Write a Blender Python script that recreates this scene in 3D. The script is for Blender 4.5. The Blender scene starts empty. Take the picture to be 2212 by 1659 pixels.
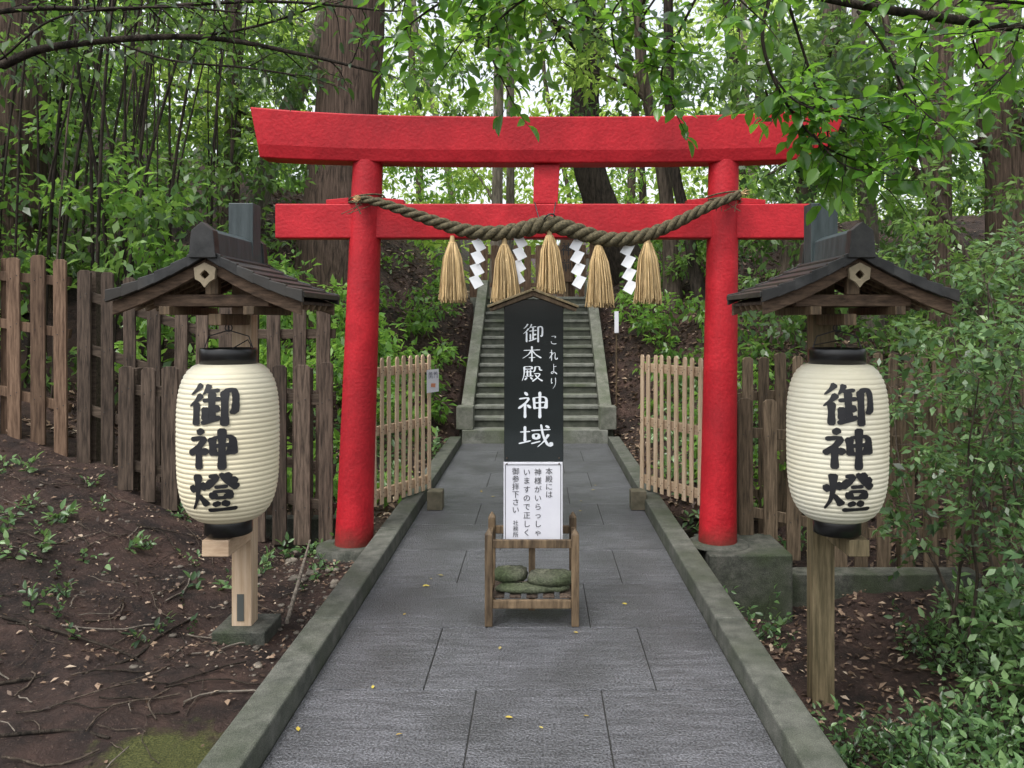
import bpy, math, random
import numpy as np
from mathutils import Vector
random.seed(7); rng=np.random.default_rng(7)
S=bpy.context.scene
S.view_settings.view_transform='Standard'; S.view_settings.look='None'; S.view_settings.exposure=0
COL=S.collection
# ------------------------------------------------------------ materials
def nt(name):
    m=bpy.data.materials.new(name); m.use_nodes=True
    t=m.node_tree; b=t.nodes['Principled BSDF']; return m,t,b
def mnoise(name,c1,c2,scale=8,rough=.7,bump=.3,stretch=(1,1,1),spec=.4,island=0.0,c3=None,fine=0,lo=.35,hi=.65,dist=.01,metal=0,speck=None,base=None):
    m,t,b=nt(name); N=t.nodes; L=t.links
    tc=N.new('ShaderNodeTexCoord'); mp=N.new('ShaderNodeMapping'); mp.inputs['Scale'].default_value=stretch
    L.new(tc.outputs['Object'],mp.inputs[0])
    n=N.new('ShaderNodeTexNoise'); n.inputs['Scale'].default_value=scale; n.inputs['Detail'].default_value=6; n.inputs['Roughness'].default_value=.65
    L.new(mp.outputs[0],n.inputs['Vector'])
    r=N.new('ShaderNodeValToRGB'); L.new(n.outputs[0],r.inputs[0])
    r.color_ramp.elements[0].position=lo; r.color_ramp.elements[0].color=(*c1,1)
    r.color_ramp.elements[1].position=hi; r.color_ramp.elements[1].color=(*c2,1)
    out=r.outputs[0]
    if c3:
        n3=N.new('ShaderNodeTexNoise'); n3.inputs['Scale'].default_value=scale*.23; n3.inputs['Detail'].default_value=5
        L.new(tc.outputs['Object'],n3.inputs['Vector'])
        r3=N.new('ShaderNodeValToRGB'); r3.color_ramp.elements[0].position=.45; r3.color_ramp.elements[1].position=.7
        L.new(n3.outputs[0],r3.inputs[0])
        mx=N.new('ShaderNodeMixRGB'); L.new(r3.outputs[0],mx.inputs[0]); L.new(out,mx.inputs[1]); mx.inputs[2].default_value=(*c3,1); out=mx.outputs[0]
    if island>0:
        g=N.new('ShaderNodeNewGeometry'); mr=N.new('ShaderNodeMapRange'); mr.inputs[3].default_value=1-island; mr.inputs[4].default_value=1+island
        L.new(g.outputs['Random Per Island'],mr.inputs[0])
        hs=N.new('ShaderNodeHueSaturation'); L.new(mr.outputs[0],hs.inputs['Value']); L.new(out,hs.inputs['Color']); out=hs.outputs[0]
    h=n.outputs[0]
    if fine>0:
        nf=N.new('ShaderNodeTexNoise'); nf.inputs['Scale'].default_value=fine; nf.inputs['Detail'].default_value=3
        L.new(tc.outputs['Object'],nf.inputs['Vector'])
        ad=N.new('ShaderNodeMath'); ad.operation='ADD'; L.new(h,ad.inputs[0]); L.new(nf.outputs[0],ad.inputs[1]); h=ad.outputs[0]
        if speck:
            mr2=N.new('ShaderNodeMapRange'); mr2.inputs[1].default_value=.35; mr2.inputs[2].default_value=.65; mr2.inputs[3].default_value=1-speck; mr2.inputs[4].default_value=1+speck
            L.new(nf.outputs[0],mr2.inputs[0]); h2=N.new('ShaderNodeHueSaturation'); L.new(mr2.outputs[0],h2.inputs['Value']); L.new(out,h2.inputs['Color']); out=h2.outputs[0]
    if base:   # dirt / algae rising from the ground: (z0,z1,colour)
        sx=N.new('ShaderNodeSeparateXYZ'); L.new(tc.outputs['Object'],sx.inputs[0])
        ma=N.new('ShaderNodeMath'); ma.operation='MULTIPLY_ADD'; L.new(n.outputs[0],ma.inputs[0]); ma.inputs[1].default_value=(base[1]-base[0])*1.2; L.new(sx.outputs[2],ma.inputs[2])
        mr=N.new('ShaderNodeMapRange'); mr.inputs[1].default_value=base[0]+(base[1]-base[0])*.6; mr.inputs[2].default_value=base[1]+(base[1]-base[0])*.6; mr.inputs[3].default_value=.85; mr.inputs[4].default_value=0; L.new(ma.outputs[0],mr.inputs[0])
        mx=N.new('ShaderNodeMixRGB'); L.new(mr.outputs[0],mx.inputs[0]); L.new(out,mx.inputs[1]); mx.inputs[2].default_value=(*base[2],1); out=mx.outputs[0]
    L.new(out,b.inputs['Base Color'])
    b.inputs['Roughness'].default_value=rough; b.inputs['Specular IOR Level'].default_value=spec; b.inputs['Metallic'].default_value=metal
    bp=N.new('ShaderNodeBump'); bp.inputs['Strength'].default_value=bump; bp.inputs['Distance'].default_value=dist
    L.new(h,bp.inputs['Height']); L.new(bp.outputs[0],b.inputs['Normal'])
    return m
def mleaf(name,cols,trans=.4,tcol=(.35,.6,.08),rough=.4,far=False):
    m,t,b=nt(name); N=t.nodes; L=t.links
    a=N.new('ShaderNodeAttribute'); a.attribute_name='rnd'
    r=N.new('ShaderNodeValToRGB'); L.new(a.outputs['Fac'],r.inputs[0])
    while len(r.color_ramp.elements)<len(cols): r.color_ramp.elements.new(.5)
    for i,c in enumerate(cols):
        r.color_ramp.elements[i].position=i/(len(cols)-1); r.color_ramp.elements[i].color=(*c,1)
    if far:
        N.remove(b); b=N.new('ShaderNodeBsdfDiffuse'); L.new(r.outputs[0],b.inputs[0])
    else:
        L.new(r.outputs[0],b.inputs['Base Color']); b.inputs['Roughness'].default_value=rough; b.inputs['Specular IOR Level'].default_value=.5
    tr=N.new('ShaderNodeBsdfTranslucent'); mx=N.new('ShaderNodeMixShader')
    mc=N.new('ShaderNodeMixRGB'); mc.inputs[0].default_value=.6; L.new(r.outputs[0],mc.inputs[1]); mc.inputs[2].default_value=(*tcol,1)
    L.new(mc.outputs[0],tr.inputs[0])
    mx.inputs[0].default_value=trans; L.new(b.outputs[0],mx.inputs[1]); L.new(tr.outputs[0],mx.inputs[2])
    L.new(mx.outputs[0],t.nodes['Material Output'].inputs[0]); return m
def mplain(name,c,rough=.5,spec=.5,metal=0):
    m,t,b=nt(name); b.inputs['Base Color'].default_value=(*c,1); b.inputs['Roughness'].default_value=rough
    b.inputs['Specular IOR Level'].default_value=spec; b.inputs['Metallic'].default_value=metal; return m

M_red=mnoise('red_paint',(.35,.008,.015),(.47,.015,.024),6,.55,.4,(1,1,1),.3,fine=45,dist=.008,c3=(.27,.009,.015),base=(.0,.16,(.09,.03,.02)),speck=.08)
M_wood_old=mnoise('old_wood_v',(.028,.021,.016),(.12,.088,.066),14,.8,.6,(4,4,.35),.2,.4)
M_wood_oldh=mnoise('old_wood_h',(.03,.022,.016),(.10,.075,.055),14,.8,.5,(.35,4,4),.2,.2)
M_wood_brn=mnoise('brown_wood_v',(.06,.036,.023),(.17,.11,.072),14,.75,.5,(4,4,.35),.2,.3)
M_wood_rt=mnoise('weathered_wood_v',(.05,.037,.024),(.17,.125,.083),14,.75,.5,(4,4,.35),.2,.35)
M_wood_new=mnoise('pale_wood_v',(.42,.30,.19),(.58,.45,.32),10,.6,.25,(5,5,.3),.3,.15)
M_wood_newh=mnoise('pale_wood_h',(.36,.25,.16),(.50,.37,.25),10,.6,.2,(1,1,5),.3,.1)
M_wood_mid=mnoise('mid_wood',(.05,.033,.018),(.17,.118,.068),12,.65,.5,(3,3,.4),.35,.25)
M_wood_roof=mnoise('roof_wood',(.045,.03,.02),(.15,.10,.066),16,.75,.5,(.7,3,3),.2,.2)
M_wood_grn=mnoise('mossy_wood',(.08,.066,.036),(.21,.165,.095),12,.8,.5,(4,4,.3),.2,.1)
M_copper=mnoise('dark_roof_metal',(.008,.009,.009),(.035,.035,.034),10,.5,.3,(1,1,1),.45,.4,c3=(.03,.026,.02))
M_copperg=mnoise('green_copper_cap',(.020,.032,.034),(.045,.062,.065),9,.5,.15,(3,3,.6),.5,.1)
M_conc=mnoise('mossy_concrete',(.03,.034,.026),(.09,.09,.075),14,.85,.6,c3=(.03,.042,.018),fine=160,dist=.008,speck=.3)
M_kerb=mnoise('kerb_stone',(.052,.057,.046),(.125,.127,.108),10,.75,.6,c3=(.042,.052,.03),fine=200,dist=.006,island=.12,speck=.35)
M_slab=mnoise('paving_stone',(.066,.068,.074),(.125,.128,.140),9,.34,1.0,(.5,2.6,1),.5,.06,c3=(.060,.062,.066),fine=105,dist=.012,speck=.6)
M_grout=mplain('grout',(.022,.022,.02),.9)
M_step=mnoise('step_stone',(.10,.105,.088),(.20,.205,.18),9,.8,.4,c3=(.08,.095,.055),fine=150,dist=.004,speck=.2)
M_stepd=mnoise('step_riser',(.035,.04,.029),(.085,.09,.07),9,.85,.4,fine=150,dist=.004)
M_side=mnoise('stair_side_stone',(.09,.095,.075),(.19,.19,.16),10,.8,.5,c3=(.07,.085,.05),fine=200,dist=.006,speck=.3)
M_paper=mnoise('lantern_paper',(.68,.645,.50),(.79,.77,.64),3,.6,.02,c3=(.72,.65,.46))
M_black=mplain('black_lacquer',(.008,.008,.008),.3)
M_ink=mplain('ink',(.01,.01,.012),.6)
M_board=mnoise('black_board',(.008,.012,.012),(.013,.018,.018),3,.08,.03,spec=.6)
M_silver=mplain('white_lettering',(.68,.71,.74),.4)
M_white=mnoise('white_sheet',(.62,.62,.67),(.70,.70,.74),3,.4,.02)
M_shide=mplain('white_paper',(.80,.82,.85),.6)
M_rope=mnoise('rope_straw',(.03,.027,.014),(.13,.108,.058),60,.85,.8,dist=.006)
M_tassel=mnoise('tassel_straw',(.36,.25,.115),(.58,.43,.23),50,.7,.3,(1,1,.2),.2,.4)
M_wire=mplain('dark_wire',(.02,.02,.02),.5)
M_rock=mnoise('rock',(.05,.055,.038),(.16,.16,.115),12,.85,.8,c3=(.06,.08,.035),fine=90,speck=.3)
M_bark=mnoise('bark',(.035,.028,.022),(.14,.11,.085),9,.9,1.0,(3,3,.35),.15,dist=.04)
M_cedar=mnoise('cedar_bark',(.04,.03,.024),(.17,.12,.092),9,.9,1.0,(5,5,.25),.15,dist=.05)
M_barkd=mnoise('dark_bark',(.014,.012,.010),(.06,.048,.037),10,.9,1.0,(3,3,.5),.15,dist=.04)
M_barkl=mnoise('pale_bark',(.08,.07,.057),(.22,.19,.155),8,.9,.8,(3,3,.5),.15,dist=.02)
M_pebble=mnoise('pebble',(.07,.06,.05),(.19,.165,.13),20,.8,.3,island=.4)
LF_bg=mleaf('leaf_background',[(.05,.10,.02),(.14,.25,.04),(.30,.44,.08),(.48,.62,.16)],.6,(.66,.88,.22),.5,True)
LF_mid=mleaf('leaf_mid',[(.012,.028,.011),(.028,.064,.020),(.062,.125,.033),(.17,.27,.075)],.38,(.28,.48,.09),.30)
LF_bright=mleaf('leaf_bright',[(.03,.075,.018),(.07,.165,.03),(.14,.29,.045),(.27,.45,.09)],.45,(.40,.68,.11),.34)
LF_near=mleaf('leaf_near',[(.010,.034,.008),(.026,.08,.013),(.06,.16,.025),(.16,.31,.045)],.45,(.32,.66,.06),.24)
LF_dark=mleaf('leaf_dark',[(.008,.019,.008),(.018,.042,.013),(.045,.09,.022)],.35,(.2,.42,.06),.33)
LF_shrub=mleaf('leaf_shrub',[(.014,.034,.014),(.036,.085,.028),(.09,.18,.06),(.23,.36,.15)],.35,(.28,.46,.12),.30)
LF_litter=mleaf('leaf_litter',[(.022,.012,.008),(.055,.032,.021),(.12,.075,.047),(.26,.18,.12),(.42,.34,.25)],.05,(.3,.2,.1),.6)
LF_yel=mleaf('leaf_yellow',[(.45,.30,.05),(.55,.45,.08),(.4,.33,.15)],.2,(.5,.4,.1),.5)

# ------------------------------------------------------------ mesh builder
class MB:
    def __init__(s): s.v=[];s.f=[];s.m=[];s.mats=[];s.sm=[]
    def mi(s,mat):
        if mat not in s.mats: s.mats.append(mat)
        return s.mats.index(mat)
    def add(s,vs,fs,mat,smooth=False):
        o=len(s.v); s.v+= [tuple(v) for v in vs]; k=s.mi(mat)
        for f in fs: s.f.append([i+o for i in f]); s.m.append(k); s.sm.append(smooth)
    def box(s,x0,x1,y0,y1,z0,z1,mat):
        vs=[(x0,y0,z0),(x1,y0,z0),(x1,y1,z0),(x0,y1,z0),(x0,y0,z1),(x1,y0,z1),(x1,y1,z1),(x0,y1,z1)]
        s.add(vs,[(0,3,2,1),(4,5,6,7),(0,1,5,4),(1,2,6,5),(2,3,7,6),(3,0,4,7)],mat)
    def prism(s,poly,O,U,V,N,mat):
        O=Vector(O);U=Vector(U);V=Vector(V);N=Vector(N); n=len(poly)
        a=[O+U*p[0]+V*p[1] for p in poly]; b=[p+N for p in a]
        s.add(a+b,[tuple(range(n))[::-1],tuple(range(n,2*n))]+[(i,(i+1)%n,n+(i+1)%n,n+i) for i in range(n)],mat)
    def beam(s,p0,p1,w,h,mat,up=(0,0,1)):
        p0=Vector(p0);p1=Vector(p1);d=(p1-p0).normalized();r=d.cross(Vector(up)).normalized();u=r.cross(d)
        s.prism([(-w/2,-h/2),(w/2,-h/2),(w/2,h/2),(-w/2,h/2)],p0,r,u,p1-p0,mat)
    def tube(s,pts,rad,n,mat,jit=0,smooth=True,cap=True):
        pts=[Vector(p) for p in pts]; k=len(pts)
        if not hasattr(rad,'__len__'): rad=[rad]*k
        t=(pts[1]-pts[0]).normalized(); u=t.orthogonal().normalized(); vs=[]
        for i in range(k):
            t=(pts[min(i+1,k-1)]-pts[max(i-1,0)]).normalized()
            u=(u-t*u.dot(t)).normalized(); w=t.cross(u)
            for j in range(n):
                a=2*math.pi*j/n; r=rad[i]*(1+jit*random.uniform(-1,1))
                vs.append(pts[i]+(u*math.cos(a)+w*math.sin(a))*r)
        fs=[(i*n+j,i*n+(j+1)%n,(i+1)*n+(j+1)%n,(i+1)*n+j) for i in range(k-1) for j in range(n)]
        s.add(vs,fs,mat,smooth)
        if cap: s.add(vs[:n],[tuple(range(n))[::-1]],mat); s.add(vs[-n:],[tuple(range(n))],mat)
    def lathe(s,cx,cy,prof,n,mat,smooth=True):
        vs=[(cx+r*math.cos(2*math.pi*j/n),cy+r*math.sin(2*math.pi*j/n),z) for r,z in prof for j in range(n)]
        k=len(prof)
        s.add(vs,[(i*n+j,i*n+(j+1)%n,(i+1)*n+(j+1)%n,(i+1)*n+j) for i in range(k-1) for j in range(n)],mat,smooth)
    def obj(s,name,parent=None,bevel=0,solid=0):
        me=bpy.data.meshes.new(name); me.from_pydata(s.v,[],s.f)
        for m in s.mats: me.materials.append(m)
        me.polygons.foreach_set('material_index',s.m); me.polygons.foreach_set('use_smooth',s.sm); me.update()
        o=bpy.data.objects.new(name,me); COL.objects.link(o)
        if parent: o.parent=parent
        if bevel>0:
            b=o.modifiers.new('bevel','BEVEL'); b.width=bevel; b.segments=2; b.limit_method='ANGLE'; b.angle_limit=math.radians(40)
        return o
def empty(name):
    e=bpy.data.objects.new(name,None); COL.objects.link(e); return e
def subdiv(pts,k=6):
    P=[Vector(p) for p in pts]; P=[P[0]*2-P[1]]+P+[P[-1]*2-P[-2]]; out=[]
    for i in range(1,len(P)-2):
        a,b,c,d=P[i-1:i+3]
        for j in range(k):
            t=j/k; out.append(.5*((2*b)+(c-a)*t+(2*a-5*b+4*c-d)*t*t+(3*b-a-3*c+d)*t**3))
    out.append(P[-2]); return out
def lerp(a,b,t): return a+(b-a)*t
def sst(x,a,b):
    t=np.clip((x-a)/(b-a),0,1); return t*t*(3-2*t)

# ------------------------------------------------------------ leaves
def leafmesh(name,P,A,Nn,Ls,ratio,rnd,mat,parent=None,hi=False,curl=.15):
    P=np.asarray(P,float);A=np.asarray(A,float);Nn=np.asarray(Nn,float);Ls=np.asarray(Ls,float)[:,None];rnd=np.asarray(rnd,float)
    A/=np.linalg.norm(A,axis=1,keepdims=True)+1e-9
    W=np.cross(A,Nn); W/=np.linalg.norm(W,axis=1,keepdims=True)+1e-9
    U=np.cross(W,A); n=len(P); w=Ls*ratio*.5
    if hi:
        v=np.stack([P, P+A*Ls*.22+W*w*.8+U*w*.3, P+A*Ls*.5+W*w+U*w*.35-U*Ls*curl*.15, P+A*Ls*.8+W*w*.55+U*w*.15-U*Ls*curl*.5, P+A*Ls-U*Ls*curl,
                    P+A*Ls*.8-W*w*.55+U*w*.15-U*Ls*curl*.5, P+A*Ls*.5-W*w+U*w*.35-U*Ls*curl*.15, P+A*Ls*.22-W*w*.8+U*w*.3, P+A*Ls*.5-U*Ls*curl*.15],1).reshape(-1,3)
        idx=np.array([0,1,2,8, 8,2,3,4, 0,8,6,7, 8,4,5,6]); nv=9; nf=4
    else:
        v=np.stack([P,P+A*Ls*.45+W*w+U*w*.3,P+A*Ls-U*Ls*curl,P+A*Ls*.45-W*w+U*w*.3],1).reshape(-1,3); idx=np.array([0,1,2,3]); nv=4; nf=1
    me=bpy.data.meshes.new(name); me.vertices.add(n*nv); me.vertices.foreach_set('co',v.ravel())
    li=(idx[None,:]+np.arange(n)[:,None]*nv).ravel(); me.loops.add(len(li)); me.loops.foreach_set('vertex_index',li.astype(np.int32))
    me.polygons.add(n*nf); me.polygons.foreach_set('loop_start',(np.arange(n*nf)*4).astype(np.int32))
    me.update(calc_edges=True); me.validate()
    a=me.attributes.new('rnd','FLOAT','FACE'); a.data.foreach_set('value',np.repeat(np.clip(rnd,0,1),nf).astype(np.float32))
    me.materials.append(mat); o=bpy.data.objects.new(name,me); COL.objects.link(o)
    if parent: o.parent=parent
    return o
def rdir(n): 
    v=rng.normal(size=(n,3)); return v/np.linalg.norm(v,axis=1,keepdims=True)
def clumps(C,R,n,size,flat=.6):
    k=len(C); ids=np.repeat(np.arange(k),n); d=rdir(k*n); r=rng.random(k*n)**.45
    sub=rdir(k*9).reshape(k,9,3)*.75; si=rng.integers(0,9,k*n)
    P=sub[ids,si]+d*r[:,None]*.42; P[:,2]*=flat
    P=C[ids]+P*R[ids][:,None]
    A=d+rdir(k*n)*.8; A[:,2]-=.35
    N=rdir(k*n)*.75; N[:,2]+=.8
    L=size*rng.uniform(.6,1.3,k*n); cr=rng.random(k)
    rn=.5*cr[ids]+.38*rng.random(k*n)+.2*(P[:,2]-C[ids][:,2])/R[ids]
    return P,A,N,L,rn
def cat(*a): return [np.concatenate(x) for x in zip(*a)]
class Leafs:
    def __init__(s): s.P=[];s.A=[];s.N=[];s.L=[];s.r=[]
    def add(s,p,a,n,l,r): s.P.append(tuple(p));s.A.append(tuple(a));s.N.append(tuple(n));s.L.append(l);s.r.append(r)
    def mesh(s,name,ratio,mat,parent=None,hi=True,curl=.15): return leafmesh(name,s.P,s.A,s.N,s.L,ratio,s.r,mat,parent,hi,curl)
def rv(k=1): return Vector((random.gauss(0,k),random.gauss(0,k),random.gauss(0,k)))
def twig(mb,lf,p,d,length,r,depth,ls,mat,droop=.05,wob=.25,gap=None,base=.5,skip=0.0):
    d=Vector(d).normalized(); p=Vector(p); seg=max(.03,length/7); n=max(3,int(length/seg)); pts=[p.copy()]; gap=gap or ls*.5
    side=1; cb=base+random.uniform(-.25,.25)
    for i in range(n):
        d=(d+rv(wob*.4)+Vector((0,0,-droop))).normalized(); q=p+d*seg
        pts.append(q.copy())
        if depth>0 and i>=1:
            if random.random()<.75:
                s=d.cross(rv()).normalized(); dd=(d*.7+s*.8); twig(mb,lf,q,dd,length*random.uniform(.4,.65),r*.55,depth-1,ls,mat,droop,wob,gap,base,skip)
        if depth==0 or i>n*.6:
            m=max(1,int(seg/gap))
            for k in range(m):
                if random.random()<skip: continue
                pp=p.lerp(q,(k+.5)/m); up=(Vector((0,-.25,1))+rv(.5)).normalized(); s=d.cross(up).normalized()*side; side=-side
                a=(s*.9+d*.55+rv(.25)+Vector((0,0,-.15))); lf.add(pp,a,up,ls*random.uniform(.5,1.2),cb+random.uniform(-.25,.3))
        p=q
    lf.add(p,d,(Vector((0,0,1))+rv(.3)),ls*random.uniform(.8,1.1),cb+random.uniform(-.1,.3))
    mb.tube(pts,[lerp(r,r*.35,i/n) for i in range(n+1)],4 if r<.006 else 6,mat,cap=False)

# ------------------------------------------------------------ terrain
def H(x,y):
    x=np.asarray(x,float); y=np.asarray(y,float)
    wob=.035*np.sin(x*2.1+y*1.3)+.022*np.sin(x*5.3-y*4.1+1)+.014*np.sin(x*11+y*9.7)+.008*np.sin(x*23-y*19)
    side=np.maximum(np.maximum(-x-1.15,x-1.02),0)
    left=-.075+.31*np.clip(-x-1.85,0,7)*sst(y,1.5,6)
    right=-.42*(1-sst(y,6.8,8.6))+.05*np.clip(x-2,0,20)
    base=np.where(x<0,left,right)+wob*np.clip(side*2-.3,0,1)
    line=np.clip((y-11.1)*.585,0,2.0)
    bank=sst(y,7.2,10.2)*np.clip(side*.7,0,1.2)
    far=.11*np.clip(y-19,0,50)
    h=base+bank+line*.98+far
    inn=np.where(y<11.0,-.2,np.where(y<14.6,line-.45,1.93+far))
    return np.where(side<=0.0,inn,h)
def Hf(x,y): return float(H(x,y))
xs=np.concatenate([-np.geomspace(150,7,26),np.arange(-6.9,-1.2,.09),[-1.151,-1.13],np.arange(-1.0,1.0,.2),[1.0,1.021],np.arange(1.15,7,.13),np.geomspace(7.1,150,26)])
ys=np.concatenate([[-150,-60,-25,-12,-6,-3],np.arange(-1,20,.11),np.geomspace(20.3,200,30)])
GX,GY=np.meshgrid(xs,ys); GZ=H(GX,GY); nx=len(xs); ny=len(ys)
me=bpy.data.meshes.new('ground'); V=np.stack([GX,GY,GZ],-1).reshape(-1,3)
q=[(j*nx+i,j*nx+i+1,(j+1)*nx+i+1,(j+1)*nx+i) for j in range(ny-1) for i in range(nx-1)]
me.from_pydata(V.tolist(),[],q); me.polygons.foreach_set('use_smooth',[True]*len(q))
g=bpy.data.objects.new('ground',me); COL.objects.link(g)
m,t,b=nt('forest_soil'); N=t.nodes; L=t.links
tc=N.new('ShaderNodeTexCoord')
def noi(sc,det=6,ro=.6):
    n=N.new('ShaderNodeTexNoise'); n.inputs['Scale'].default_value=sc; n.inputs['Detail'].default_value=det; n.inputs['Roughness'].default_value=ro; L.new(tc.outputs['Object'],n.inputs['Vector']); return n
n1=noi(3.5,7,.7); r1=N.new('ShaderNodeValToRGB'); L.new(n1.outputs[0],r1.inputs[0])
r1.color_ramp.elements[0].position=.38; r1.color_ramp.elements[0].color=(.018,.011,.009,1); r1.color_ramp.elements[1].position=.68; r1.color_ramp.elements[1].color=(.10,.058,.045,1)
n2=noi(70,4); r2=N.new('ShaderNodeValToRGB'); L.new(n2.outputs[0],r2.inputs[0]); r2.color_ramp.elements[0].position=.60; r2.color_ramp.elements[1].position=.72
mx=N.new('ShaderNodeMixRGB'); L.new(r2.outputs[0],mx.inputs[0]); L.new(r1.outputs[0],mx.inputs[1]); mx.inputs[2].default_value=(.17,.12,.09,1)
vm=N.new('ShaderNodeVectorMath'); vm.operation='DISTANCE'; L.new(tc.outputs['Object'],vm.inputs[0]); vm.inputs[1].default_value=(-1.40,3.08,-.07)
nm=noi(9,6); ma=N.new('ShaderNodeMath'); ma.operation='MULTIPLY_ADD'; L.new(nm.outputs[0],ma.inputs[0]); ma.inputs[1].default_value=-.6; L.new(vm.outputs['Value'],ma.inputs[2])
rm=N.new('ShaderNodeMapRange'); rm.inputs[1].default_value=-.08; rm.inputs[2].default_value=.06; rm.inputs[3].default_value=1; rm.inputs[4].default_value=0; L.new(ma.outputs[0],rm.inputs[0])
mm=N.new('ShaderNodeMixRGB'); L.new(rm.outputs[0],mm.inputs[0]); L.new(mx.outputs[0],mm.inputs[1])
nk=noi(140,3); rk=N.new('ShaderNodeValToRGB'); L.new(nk.outputs[0],rk.inputs[0]); rk.color_ramp.elements[0].color=(.04,.05,.012,1); rk.color_ramp.elements[1].color=(.17,.18,.05,1); rk.color_ramp.elements[0].position=.35; rk.color_ramp.elements[1].position=.65
L.new(rk.outputs[0],mm.inputs[2]); L.new(mm.outputs[0],b.inputs['Base Color']); b.inputs['Roughness'].default_value=.65; b.inputs['Specular IOR Level'].default_value=.35
nb=noi(16,8,.75); bp=N.new('ShaderNodeBump'); bp.inputs['Strength'].default_value=1; bp.inputs['Distance'].default_value=.09; L.new(nb.outputs[0],bp.inputs['Height']); L.new(bp.outputs[0],b.inputs['Normal'])
me.materials.append(m)

# ------------------------------------------------------------ path & kerbs
mb=MB(); mb.box(-1.0,.89,-3,10.82,-.12,-.006,M_grout)
rows=[3.61-.73*i for i in range(9,0,-1)]+[3.61+.73*i for i in range(0,11)]
gp=.0028
for i in range(len(rows)-1):
    y0,y1=rows[i],min(rows[i+1],10.81)
    if y0>=10.8: break
    k=i%2; js=[-.999,-.27,.27,.889] if k==0 else [-.999,-.5,.51,.889]
    for a,c in zip(js[:-1],js[1:]): mb.box(a+gp,c-gp,y0+gp,y1-gp,-.06,random.uniform(-.001,.001),M_slab)
mb.obj('stone_path',bevel=.0025)
for nm,x0,x1 in (('kerb',-1.15,-1.001),('kerb',.891,1.04)):
    mb=MB(); y=-3
    while y<10.75:
        y2=min(y+1.8,10.75); mb.box(x0,x1,y+.0015,y2-.0015,-.6,.10+random.uniform(-.002,.002),M_kerb); y=y2
    mb.obj(nm,bevel=.01)
# ------------------------------------------------------------ stairs
e=empty('stone_staircase'); mb=MB()
mb.box(-1.0,.90,10.83,11.6,-.2,.17,M_step)
ns=14; rise=(2.0-.17)/ns; run=.243
for i in range(ns):
    y0=11.12+i*run; z=.17+(i+1)*rise
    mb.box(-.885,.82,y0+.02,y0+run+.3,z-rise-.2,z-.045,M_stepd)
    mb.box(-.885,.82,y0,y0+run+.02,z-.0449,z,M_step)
mb.box(-1.2,1.2,11.12+ns*run+.02,16,1.6,1.995,M_step)
mb.obj('steps',e,.008)
mb=MB()
for x0,x1 in ((-1.05,-.886),(.821,.985)):
    mb.prism([(11.0,-.2),(11.0,.38),(11.15,.38),(14.6,2.30),(15,2.30),(15,1.2)],(x0,0,0),(0,1,0),(0,0,1),(x1-x0,0,0),M_side)
    xc=(x0+x1)/2; mb.box(xc-.11,xc+.11,10.86,11.12,.171,.47,M_side)
mb.obj('side_walls',e,.01)

# ------------------------------------------------------------ torii
e=empty('torii_gate'); TY=6.0
mb=MB()
for xb,xt in ((-1.33,-1.23),(1.287,1.33)):
    pr=[(xb+(xt-xb)*k/10,TY,-.02+2.76*k/10) for k in range(11)]; rr=[.134-.0265*(k/10)**.8 for k in range(11)]; rr[0]=.138
    mb.tube(pr,rr,40,M_red)
mb.obj('pillars',e)
mb=MB(); K=24; vs=[]; 
for i in range(K+1):
    u=i/K; x=-2.03+4.2*u; t_=abs(2*u-1); zl=.05*t_**3; 
    tb=x+(.05 if i==0 else (-.10 if i==K else 0))
    for dx,hy,zz in ((tb,.10,2.715+zl*.8),(tb,.125,2.80+zl*.9),(x,.145,3.03+zl*1.35),(x,.0,3.06+zl*1.35)):
        vs.append((dx,hy,zz))
pts=[];fs=[]
for i in range(K+1):
    p=vs[i*4:i*4+4]
    ring=[(p[0][0],TY-p[0][1],p[0][2]),(p[1][0],TY-p[1][1],p[1][2]),(p[2][0],TY-p[2][1],p[2][2]),(p[3][0],TY,p[3][2]),(p[2][0],TY+p[2][1],p[2][2]),(p[1][0],TY+p[1][1],p[1][2]),(p[0][0],TY+p[0][1],p[0][2])]
    pts+=ring
for i in range(K):
    for j in range(7): fs.append((i*7+j,(i+1)*7+j,(i+1)*7+(j+1)%7,i*7+(j+1)%7))
fs.append(tuple(range(7))); fs.append(tuple(range(K*7,K*7+7))[::-1])
mb.add(pts,fs,M_red); mb.obj('top_lintel',e,.008)
mb=MB(); mb.box(-1.88,1.955,TY-.065,TY+.065,2.183,2.43,M_red); mb.obj('tie_beam',e,.01)
mb=MB(); mb.prism([(-.04,2.431),(.135,2.431),(.15,2.712),(-.035,2.712)],(0,TY-.06,0),(1,0,0),(0,0,1),(0,.12,0),M_red); mb.obj('centre_strut',e,.005)
mb=MB()
for a,b_,s in ((-1.52,-1.36,1),(-1.13,-.965,-1),(1.06,1.215,1),(1.44,1.62,-1)):
    h0,h1=(.03,.045) if s>0 else (.045,.03)
    mb.prism([(a,2.4305),(b_,2.4305),(b_,2.43+h1),(a,2.43+h0)],(0,TY-.05,0),(1,0,0),(0,0,1),(0,.1,0),M_red)
mb.obj('wedges',e,.004)
mb=MB(); mb.box(1.17,1.745,5.72,6.3,-.6,-.012,M_conc); mb.obj('concrete_plinth',bevel=.012)
mb=MB(); mb.lathe(-1.36,6.0,[(.0,-.005),(.2,-.006),(.235,-.02),(.24,-.2)],24,M_conc); mb.lathe(1.29,6.0,[(.0,.012),(.19,.011),(.215,.0),(.22,-.011)],24,M_conc); mb.obj('base_stones',e)
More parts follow.
